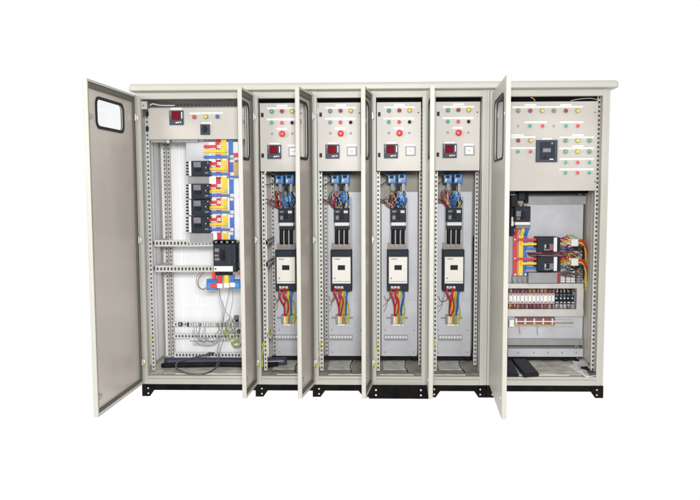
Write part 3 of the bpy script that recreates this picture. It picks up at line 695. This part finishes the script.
# ------------------------------------------------------------------ wide distribution cabinet (right)
def distribution():
    ox = 2.4; w = .8
    root = empty('distribution_cabinet', (ox,0,0), 'wide right cabinet with many coloured push buttons and a black square meter', 'cabinet', 'wide end cabinets of the row')
    shell(root, w, True, True, fl='floor')
    plinth(root, w, True, True)
    door(root, w, ANG[5], (.165, .672, 1.612, 2.000, .055), flip=True)
    posts(root, w, [(.036, .10, .16, 1.42, .024), (.735, .075, .16, HB-.01, .028), (.745, .50, .16, HB-.01, .022)])
    b = MB(); b.perf((w-.034, .11, 1.40), (0,0,1), (-1,0,0), .03, .5, .018, 'rail'); b.build('perforated_post', root)
    b = MB(); b.box(w-.009, w-.0055, .13, .50, .18, HB-.03, 'creamw'); b.box(w-.016, w-.0095, .30, .34, .18, HB-.03, 'rail'); b.build('side_liner', root)
    PY = .055
    z0 = U(550, 190.8, PY)[1]; z1 = U(550, 101.6, PY)[1]
    cp = panel_mesh(root, .045, U(596.8, 150, PY)[0]-ox, z0, z1, PY)
    P = lambda a, b_, c, d: plate(cp, a, b_, c, d, PY, ox)
    P(512, 106.2, 583, 107.9); P(524.5, 104.2, 536, 105.9); P(560, 104.2, 571.5, 105.9)
    P(524.5, 121.4, 547, 123.1); P(560, 121.4, 583, 123.1)
    P(511, 136.4, 535.5, 138.1); P(511, 134.4, 524, 135.9); P(542, 138.2, 552, 139.6)
    P(559.5, 136.6, 594, 138.2); P(572, 134.4, 583.5, 136.1); P(511, 147.3, 535.5, 148.9); P(559.5, 147.5, 594, 149.1); P(572, 145.4, 583.5, 147)
    P(559.5, 158.2, 594, 159.8); P(559.5, 168.5, 594, 170.2)
    L = lambda x, y, c, k='lamp', r=.0135: lens(cp, x, y, PY, ox, c, k, r)
    for x, c in ((518.2, 'green'), (530.1, 'dred'), (542.1, 'ylens'), (553.8, 'green'), (565.7, 'dred'), (577.5, 'ylens')): L(x, 111, c)
    for x, c, k in ((518, 'gray', 'plug'), (529.8, 'teal', 'button'), (542, 'redp', 'button'), (553.6, 'gray', 'plug'), (565.4, 'teal', 'button'), (577.2, 'redp', 'button')): L(x, 126.2, c, k, .011 if k == 'plug' else .0135)
    for x, c in ((518.1, 'dred'), (530.4, 'ylens'), (565.4, 'green'), (577.3, 'ylens'), (589, 'green')): L(x, 140.7, c)
    for x, c, k in ((517.8, 'teal', 'button'), (530.1, 'redp', 'button'), (565.3, 'green', 'lamp'), (577.3, 'ylens', 'lamp'), (589, 'green', 'lamp')): L(x, 151.8, c, k)
    for y in (162.6, 172.9):
        for x, c in ((565, 'teal'), (577, 'redp'), (588.6, 'teal')): L(x, y, c, 'button')
    L(595, 112.4, 'blackp', 'plug', .005); L(595, 181.6, 'blackp', 'plug', .005)
    b = MB(ox); b.pcbox(536.2, 140, 557.6, 162.2, PY-.014, PY, 'bezel', .004); b.pcbox(540, 142.2, 554.8, 159.6, PY-.018, PY-.0139, 'slate', .003)
    b.pbox(543, 148.4, 550.8, 152.2, PY-.0195, PY-.0178, 'slatel'); b.pbox(551.2, 142.8, 553.4, 144.2, PY-.0195, PY-.0178, 'teal'); b.pbox(549.6, 158.8, 553.4, 159.8, PY-.0195, PY-.0178, 'label'); b.pbox(543.5, 156, 547, 159, PY-.0190, PY-.0178, 'blackp')
    b.build('power_meter', cp)
    b = MB(); b.box(.038, .728, .0505, .0535, 2.029, 2.0568, 'void'); b.box(.038, .749, .105, .20, 2.0, 2.0565, 'void'); b.box(.05, .74, .22, .26, 1.95, 2.0, 'black')  # black strips carry the shade of the gap, duct behind
    b.tube([(.28, .047, 2.055), (.30, .046, 2.045), (.31, .048, 2.03)], .003, 'tan', seg=5)
    b.tube([(.55, .048, 2.03), (.60, .046, 2.04), (.68, .046, 2.045), (.73, .048, 2.035)], .003, 'gray', seg=5)
    b.build('top_duct_gap_shade', root)
    # mounting plate with the dull beam above it
    b = MB(ox); b.pbox(509, 204, 582.5, 284, .46, .463, 'galv'); b.build('mounting_plate', root)
    b = MB(ox); b.pbox(509, 196.2, 586, 204.6, .44, .47, 'galvd'); b.pbox(509, 190, 588, 193.5, .40, .43, 'black'); b.build('cross_member', root)
    b = MB(ox); b.pcbox(563, 237, 566, 238.8, .44, .459, 'black', .002); b.build('cable_clip', root)
    # top left breaker and the black gear over it
    b = MB(ox); b.pcbox(515, 206.4, 530.6, 222, .33, .455, 'slate'); b.pcbox(515.2, 222, 530, 225, .335, .455, 'white', .002); b.pbox(516, 225, 530.5, 228.4, .36, .455, 'slatel')
    b.pbox(516.4, 211, 521, 216.5, .328, .331, 'slatel'); b.pbox(517, 217.5, 520, 219.8, .328, .331, 'pinkred'); br = b.build('circuit_breaker', root)
    b = MB(ox); b.pcbox(521.8, 212, 525, 219, .314, .3299, 'blackp', .002); b.build('toggle', br)
    b = MB(ox); b.pcbox(508.5, 186.4, 515.8, 193, .13, .2, 'blackp'); b.build('terminal_box', root); b = MB(ox); b.pcbox(511, 193.6, 518, 207, .33, .4, 'blackp'); b.pcbox(518.6, 192, 525, 200, .34, .4, 'slate'); b.pbox(525, 191.6, 528.6, 203, .35, .4, 'black')
    b.pbox(510.5, 194, 515.3, 195.2, .31, .332, 'gray'); b.build('contactor', root); b = MB(ox); b.pcbox(510.6, 208, 514.6, 236, .40, .455, 'slate')
    b.pbox(511.4, 217, 513.6, 226, .397, .401, 'ivory'); b.build('contactor', root); b = MB(ox); b.pbox(519.4, 203.6, 522, 206.4, .345, .38, 'copper'); b.pbox(523.6, 203.6, 526, 206.4, .345, .38, 'copper'); b.build('terminal_lug', root)
    for x0, x1, m, y0, y1 in ((513.1, 517.2, 'red', 228, 276), (518.6, 523, 'yellow', 228, 275.6), (523.8, 527.2, 'blue', 228, 275)):
        b = MB(ox)
        b.pbox(x0, y0+6, x1, y1, .38, .386, m); b.ptube([((x0+x1)/2+2.4, y0-.5, .375), ((x0+x1)/2+1.6, y0+3, .37), ((x0+x1)/2, y0+7, .378)], .011, m)
        for y in (239.5, 258.5, 274.6): X, Z = U((x0+x1)/2, y, .38); b.lathe((X-ox, .38, Z), (0,-1,0), [(.010, 0), (.010, .003), (.006, .006)], 'bolt', 10)
        o = b.build('busbar', root); o['label'] = f'upright {m} sleeved busbar'
    # two sideways breakers with branch bars
    for dy in (0, 19.4):
        b = MB(ox); b.pcbox(537.3, 237.2+dy, 558, 251.8+dy, .335, .455, 'slate'); b.pcbox(553.8, 237.6+dy, 557.2, 251.6+dy, .325, .336, 'white', .002)
        b.pbox(544.2, 244.2+dy, 549.6, 250.6+dy, .333, .336, 'slatel'); b.pbox(545, 245+dy, 546.6, 247.5+dy, .3315, .3335, 'label'); b.pbox(549.8, 244+dy, 553.2, 250+dy, .333, .336, 'pinkred' if dy == 0 else 'slatel')
        b.pcbox(558, 237.8+dy, 560.6, 251.6+dy, .36, .455, 'slate')
        br = b.build('circuit_breaker', root)
        b = MB(ox); b.pcbox(546.6, 244.6+dy, 549.4, 249+dy, .318, .3345, 'blackp', .002); b.build('toggle', br)
        for k, (m, xs) in enumerate((('red', 516), ('yellow', 521), ('blue', 526))):
            y = 239.6+dy+4.5*k
            b = MB(ox); b.pbox(xs, y-1.2, 537, y+1.2, .362, .369, m); b.box(U(xs, y, .362)[0]-ox, U(xs, y, .362)[0]-ox+.012, .369, .379, U(xs, y+1, .362)[1], U(xs, y-1, .362)[1], m)
            o = b.build('branch_bar', root); o['label'] = f'{m} branch bar to the sideways breaker'
            b = MB(ox); b.ptube([(560, y, .38), (564, y-.3, .365), (568, y-.2, .37), (572, y+.3 if k == 0 else y-1.5*k, .385)], .0115 if k < 2 else .010, m); b.build('power_cable', root)
        b = MB(ox); b.pbox(526, 247.8+dy, 537, 252.4+dy, .375, .40, 'gray'); b.pbox(562, 252+dy, 570, 255+dy, .40, .45, 'gray'); b.build('insulator', root)
        b = MB(ox); b.pcbox(571.4, 239+dy, 578.6, 246.4+dy, .34, .40, 'white', .004); b.pcbox(568.4, 238.6+dy, 571.2, 247+dy, .36, .41, 'ivory', .003); b.pbox(572.4, 247+dy, 578.4, 249+dy, .355, .40, 'blackp')
        b.build('current_transformer', root)
        b = MB(ox)
        b.ptube([(571, 239+dy, .35), (568.6, 235+dy, .34), (572.4, 234.4+dy, .34), (576, 237+dy, .35), (582, 241+dy, .36), (586, 246+dy, .38), (588, 253+dy, .39), (587.5, 262+dy, .4), (585.5, 272+dy, .42), (584.5, 284, .43)], .0032, 'gy', seg=5)
        b.ptube([(578.6, 241.5+dy, .36), (582, 241.8+dy, .35), (585, 243.6+dy, .36), (586.6, 248+dy, .38), (586.8, 256+dy, .41)], .003, 'redp', seg=5)
        b.ptube([(577.8, 244+dy, .37), (583, 245.5+dy, .36), (586.6, 250+dy, .37), (587, 260+dy, .39), (584, 266+dy, .42)], .0028, 'wire', seg=5)
        b.ptube([(571, 243+dy, .35), (566, 248+dy, .34), (570, 251+dy, .34), (577, 249.5+dy, .35), (582, 253+dy, .37)], .003, 'blackp', seg=5)
        b.ptube([(540, 254.6+dy, .38), (556, 254+dy, .37), (566, 255.6+dy, .38), (577, 254+dy, .38), (583, 258+dy, .4)], .003, 'copper', seg=5)
        b.ptube([(577, 240.5+dy, .36), (581.5, 240+dy, .35), (585, 243+dy, .36), (587.2, 250+dy, .38), (587, 258+dy, .40)], .0065, 'red', seg=6)
        b.ptube([(577, 243.5+dy, .37), (581, 243+dy, .355), (584.4, 246.5+dy, .37), (586, 256+dy, .39), (585.4, 268+dy, .41)], .0055, 'yellow', seg=6)
        b.ptube([(577, 246+dy, .37), (581, 247+dy, .36), (583.4, 252+dy, .38), (583, 262+dy, .41)], .005, 'blackp', seg=6)
        rw = random.Random(21+int(dy))
        for k in range(16):
            c_ = rw.choice(['redp', 'dred', 'yellow', 'wire', 'blackp', 'blue', 'gy', 'label', 'copper']); y_ = 238+dy+rw.uniform(0, 12)
            b.ptube([(rw.uniform(559, 563), y_, .37), (565+rw.uniform(-2,2), y_+rw.uniform(-4,4), .35), (570+rw.uniform(-2,2), y_+rw.uniform(-4,5), .345), (576+rw.uniform(-2,3), y_+rw.uniform(-3,6), .37), (582+rw.uniform(-2,3), y_+rw.uniform(0,9), .41)], .0026, c_, seg=5)
        for k in range(8):
            c_ = rw.choice(['dred', 'wire', 'copper', 'blackp', 'pinkred']); y_ = 252.6+dy+rw.uniform(0, 3.6)
            b.ptube([(530+rw.uniform(-3,3), y_, .40), (542, y_+rw.uniform(-.8,.8), .375), (554, y_+rw.uniform(-.8,.8), .37), (566, y_+rw.uniform(-1,1.5), .38), (578, y_+rw.uniform(-1,3), .40)], .0026, c_, seg=5)
        b.build('control_wiring', root)
    b = MB(ox); b.pbox(512.5, 276, 537, 283, .42, .455, 'galvd'); b.pcbox(528.4, 272.6, 557.6, 283.2, .36, .455, 'gray', .003); b.pbox(557.8, 272, 560, 283.4, .37, .455, 'dred')
    for k in range(4): b.ptube([(513+5*k, 276, .39), (513+5*k, 280, .39), (514+5*k, 285, .41)], .006, 'gray')
    b.build('relay', root)
    for x0, x1 in ((560.6, 565), (566.4, 570.4), (571, 575), (576.8, 580.6), (581.2, 584)):
        b = MB(ox)
        for k in range(6): b.pcbox(x0, 268.4+2.4*k, x1, 270.4+2.4*k, .40, .45, 'white' if x0 < 575 else 'gray', .002)
        b.pbox(x0-.2, 268, x1+.2, 283, .43, .455, 'gray'); b.build('terminal_block', root)
    # beams and the contactor row
    for y0, y1 in ((283.6, 288.4), (309.2, 316.4)):
        b = MB(ox); b.pbox(508, y0, 583.4, y1, .40, .455, 'rail'); b.build('wire_duct', root)
    b = MB(ox); b.pbox(576.6, 288.4, 583.4, 309.2, .401, .455, 'rail'); b.build('wire_duct', root)
    b = MB(ox); b.pbox(508, 288.4, 576.6, 309.2, .445, .455, 'slatel'); b.build('backing_plate', root)
    rnd = random.Random(5); x = 508.6; k = 0
    while x < 571.6:
        wv = 3.6 if k % 3 else 4.4
        b = MB(ox); whitepart = x < 552
        b.pcbox(x+.2, 293.6, x+wv-.2, 303.6, .40, .444, ('ivory' if k % 4 == 1 else 'white') if whitepart else ('greenc' if k % 3 else 'slate'), .003); b.pbox(x+.9, 301.6, x+wv-.9, 302.9, .397, .401, 'pinkred' if whitepart else 'label'); b.pbox(x+.8, 294.2, x+wv-.8, 295.2, .397, .401, 'maroon' if whitepart else 'slatel')
        if not whitepart: b.pbox(x+.6, 299.6, x+wv-.8, 301.8, .396, .401, 'black'); b.pbox(x+.8, 297.6, x+2, 299, .396, .401, 'label')
        else: b.pbox(x+1.2, 296.5, x+2.2, 300.5, .396, .401, 'ivory')
        b.pbox(x+.2, 289.4, x+wv-.2, 293.6, .412, .444, 'maroon' if whitepart else 'black'); b.pbox(x+.9, 290.4, x+wv-1.4, 292.6, .405, .413, 'copper' if whitepart else 'gray')
        b.pbox(x+.2, 303.6, x+wv-.2, 308.6, .412, .444, 'maroon' if whitepart else 'slatel'); b.pbox(x+.8, 304.4, x+wv-1.6, 306.4, .405, .413, 'yellow' if x < 516 else ('slatel' if whitepart else 'label'))
        for j in range(2): b.ptube([(x+1+j*1.4, 292.4, .405), (x+1.2+j*1.3, 290.5, .398), (x+.8+j*1.5, 288.6, .41)], .0022, rnd.choice(['dred', 'tan', 'label', 'blackp', 'copper']), seg=5, sub=3); b.ptube([(x+1+j*1.4, 304.6, .405), (x+1.2+j*1.3, 307, .398), (x+.8+j*1.5, 309, .41)], .0022, rnd.choice(['dred', 'pinkred', 'label', 'blackp']), seg=5, sub=3)
        b.build('miniature_relay', root); x += wv; k += 1
    b = MB(ox); b.pcbox(572.6, 292, 575.8, 307, .40, .444, 'slatel', .003); b.build('end_stop', root)
    b = MB(ox); b.pbox(508.5, 320, 573.2, 326.4, .437, .447, 'rail'); b.pbox(508.5, 322, 573.2, 324, .434, .4371, 'galvd'); b.build('din_rail', root)
    b = MB(ox)
    for k in range(22): b.pcbox(515.6+1.8*k, 318.4, 517.2+1.8*k, 324.2, .41, .436, 'pinkred' if k % 5 else 'label', .0015); b.pbox(515.6+1.8*k, 317.2, 517.1+1.8*k, 318.6, .42, .436, 'slatel' if k % 2 else 'pinkred')
    b.pbox(515.4, 324.2, 555.2, 325.4, .412, .436, 'tan'); b.pbox(515.4, 321.0, 555.2, 321.9, .405, .4098, 'ivory')
    b.ptube([(519, 326, .42), (519.4, 330, .42), (520.2, 334, .44)], .002, 'redp', seg=5); b.ptube([(537.6, 326, .42), (537.2, 330, .42), (537.6, 335, .44)], .002, 'pinkred', seg=5)
    b.build('terminal_strip', root)
    b = MB(ox); b.pcbox(509.4, 319.6, 514, 327, .41, .436, 'ivory', .002); b.build('end_stop', root)
    b = MB(ox); b.pbox(508, 316.4, 582.5, 339, .455, .459, 'galv'); b.pbox(508, 339, 583, 345.2, .43, .459, 'galvd'); b.build('lower_plate', root)
    b = MB(ox); b.pbox(508, 348.6, 583, 356.6, .425, .45, 'galv')
    for px in (518, 534, 548, 562, 576): X, Z = U(px, 352.4, .425); b.lathe((X-ox, .425, Z), (0,-1,0), [(.006, 0), (.006, .002)], 'gray', 10)
    b.build('bottom_beam', root)
    b = MB(); b.box(.05, .75, .47, .51, .15, .178, 'black'); b.tube([(.63, .45, .163), (.66, .43, .165), (.69, .44, .172), (.72, .43, .165), (.745, .40, .168)], .008, 'blackp'); b.build('bottom_cable', root)
    b = MB(ox); b.box(.03, .06, .44, .47, .18, 1.42, 'galvd'); b.build('left_upright', root)
    return root
distribution()

# ------------------------------------------------------------------ canopy along the top
b = MB()
prof = [(-.045, .003), (-.058, .008), (-.058, .034), (-.052, .046), (-.040, .052), (.62, .066), (.62, .003)]
x0, x1 = -.022, 3.232; zc = HB-.0005
vs = []; n = len(prof)
for x, sh in ((x0, 0), (x0+.012, 0), (x1-.012, 0), (x1, 0)):
    for y, z in prof:
        e = .008 if x in (x0, x1) else 0
        vs.append((x, y+(e if y < 0 else -e), zc+(z-e if z > .02 else z)))
fs = [tuple(range(n)), tuple(3*n+k for k in range(n))[::-1]]
for s_ in range(3):
    for k in range(n): fs.append((s_*n+k, (s_+1)*n+k, (s_+1)*n+(k+1) % n, s_*n+(k+1) % n))
b.add(vs, fs, 'cream')
b.box(.01, 3.19, .003, .57, zc+.0006, zc+.0029, 'cream')
tag(b.build('rain_canopy', bevel=.002), 'long cream metal roof canopy lying across the tops of all the cabinets', 'roof')

# ------------------------------------------------------------------ loose things
b = MB()
b.tube([(.08, .27, .180), (.25, .285, .180), (.50, .29, .180), (.80, .28, .180), (.98, .30, .180)], .029, 'hose', seg=14)
b.tube([(.075, .205, .168), (.28, .220, .168), (.52, .235, .169), (.80, .225, .169), (.92, .25, .168)], .0175, 'black', seg=12)
tag(b.build('conduit'), 'dark blue-black plastic conduit lying across the floor of the left cabinet', 'pipe')
b = MB()
def floorpt(px, py, z):
    d = fw + rr*((px-350)/F) - uu*((py-250)/F); t = (z-EYE.z)/d.z; p = EYE+d*t; return (p.x, p.y, p.z)
pts = [(214, 353.2, .22), (205, 355, .215), (192, 358, .205), (181, 360.8, .20), (176.2, 364, .195), (177.5, 369, .175), (186, 373, .162), (198, 374.3, .158), (208, 372.5, .160), (215, 368.5, .170), (217.6, 363, .19)]
b.tube([floorpt(*q) for q in pts], .0065, 'cable', seg=9)
b.tube([floorpt(214.5, 353.1, .221), floorpt(210, 352.6, .226), floorpt(206, 354.6, .216)], .005, 'cable')
tag(b.build('coiled_cable'), 'loop of grey-black cable resting over the dark conduit in the left cabinet', 'cable')
def slab(name, corners, z, t, m, label, cat, group=None):
    b = MB(); n = len(corners); P = [floorpt(px, py, z+t) for px, py in corners]
    vs = [(p[0], p[1], z+t) for p in P]+[(p[0], p[1], z) for p in P]
    fs = [tuple(range(n)), tuple(range(n, 2*n))[::-1]]+[(i, n+i, n+(i+1) % n, (i+1) % n) for i in range(n)]
    b.add(vs, fs, m)
    if m == 'hose' or t <= .003:      # loose edges and printed blocks of a crumpled sheet
        c = [sum(p[i] for p in P)/n for i in (0, 1)]
        for a, e in ((.75, .55), (.45, .2)):
            q = [(c[0]+(p[0]-c[0])*a, c[1]+(p[1]-c[1])*e, z+t+.0004) for p in P]; b.add(q+[(x, y, z+t+.0008) for x, y, _ in q], [(4,5,6,7)], 'slatel' if (a < .5 and m != 'hose') else m)
    if t > .012:     # recessed top of a duct cover
        c = [sum(p[i] for p in P)/n for i in (0, 1)]
        q = [(c[0]+(p[0]-c[0])*.86, c[1]+(p[1]-c[1])*.94, z+t+.0005) for p in P]
        b.add(q+[(a, d, z+t+.004) for a, d, _ in q], [(4,5,6,7)]+[(i, 4+i, 4+(i+1) % 4, (i+1) % 4) for i in range(4)], 'slate')
    o = b.build(name, bevel=.001 if t > .012 else 0); return tag(o, label, cat, group)
slab('cover_panel', [(511.5, 358), (526, 358), (539, 373), (524, 374.5)], .151, .022, 'blackp', 'long black cover panel lying slantwise on the floor of the right cabinet', 'panel')
slab('battery_case', [(499, 360), (512, 360), (519, 374.6), (499, 374.6)], .151, .015, 'blackp', 'black case half hidden behind the open right-hand door', 'case')
slab('paper_sheet', [(568, 366), (583, 361.5), (596, 375.4), (586, 376.8)], .151, .003, 'paper', 'lowest and widest white paper sheet on the floor in the corner of the right cabinet', 'paper', 'papers on the cabinet floor')
slab('paper_sheet', [(572, 360.2), (585, 358.9), (591, 369.5), (578, 371.5)], .157, .002, 'paper', 'white paper sheet crossing over the back edge of the widest one', 'paper', 'papers on the cabinet floor')
slab('paper_sheet', [(577, 363.8), (586, 361.9), (594, 371.0), (586, 373)], .164, .0015, 'label', 'topmost small greyish paper sheet on the pile in the right corner', 'paper', 'papers on the cabinet floor')
slab('booklet', [(587, 370.5), (592, 369.4), (596, 372.8), (590.5, 374.2)], .168, .006, 'hose', 'small dark blue booklet on top of the white papers', 'booklet')
b = MB(); b.tube([(2.4+.70, .18, .168), (2.4+.72, .12, .175), (2.4+.735, .09, .168)], .009, 'blackp'); b.tube([(2.4+.70, .18, .168), (2.4+.68, .15, .163)], .006, 'gray')
tag(b.build('plug_lead'), 'short black lead by the front right corner post of the right cabinet', 'cable')

# ------------------------------------------------------------------ light: white studio
w = bpy.data.worlds.new('World'); S.world = w; w.use_nodes = True
w.node_tree.nodes['Background'].inputs['Color'].default_value = (1, 1, 1, 1)
w.node_tree.nodes['Background'].inputs['Strength'].default_value = 1.02
def area(name, loc, target, size, power, col=(1, 1, 1)):
    l = bpy.data.lights.new(name, 'AREA'); l.shape = 'RECTANGLE'; l.size, l.size_y = size; l.energy = power; l.color = col
    o = bpy.data.objects.new(name, l); COL.objects.link(o); o.location = loc
    o.rotation_euler = (Vector(target)-Vector(loc)).to_track_quat('-Z', 'Y').to_euler()
    return o
area('key_softbox', (-3.6, -5.0, 2.6), (1.6, 0, 1.1), (1.6, 1.4), 200, (1, .995, .985))
area('front_fill', (1.7, -5.2, 1.9), (1.6, 0, 1.0), (.6, .5), 215)  # added lamp near the camera, brightens the cabinet interiors

# ------------------------------------------------------------------ camera
cam = bpy.data.cameras.new('camera'); co = bpy.data.objects.new('camera', cam); COL.objects.link(co)
co.matrix_world = Matrix(((rr.x, uu.x, -fw.x, EYE.x), (rr.y, uu.y, -fw.y, EYE.y), (rr.z, uu.z, -fw.z, EYE.z), (0, 0, 0, 1)))
cam.sensor_fit = 'HORIZONTAL'; cam.sensor_width = 36; cam.lens = F/700*36; cam.clip_start = .05; cam.clip_end = 200
S.camera = co
S.render.engine = 'CYCLES'
S.view_settings.view_transform = 'Standard'; S.view_settings.look = 'None'; S.view_settings.exposure = 0; S.view_settings.gamma = 1
S.cycles.max_bounces = 8; S.cycles.transparent_max_bounces = 12
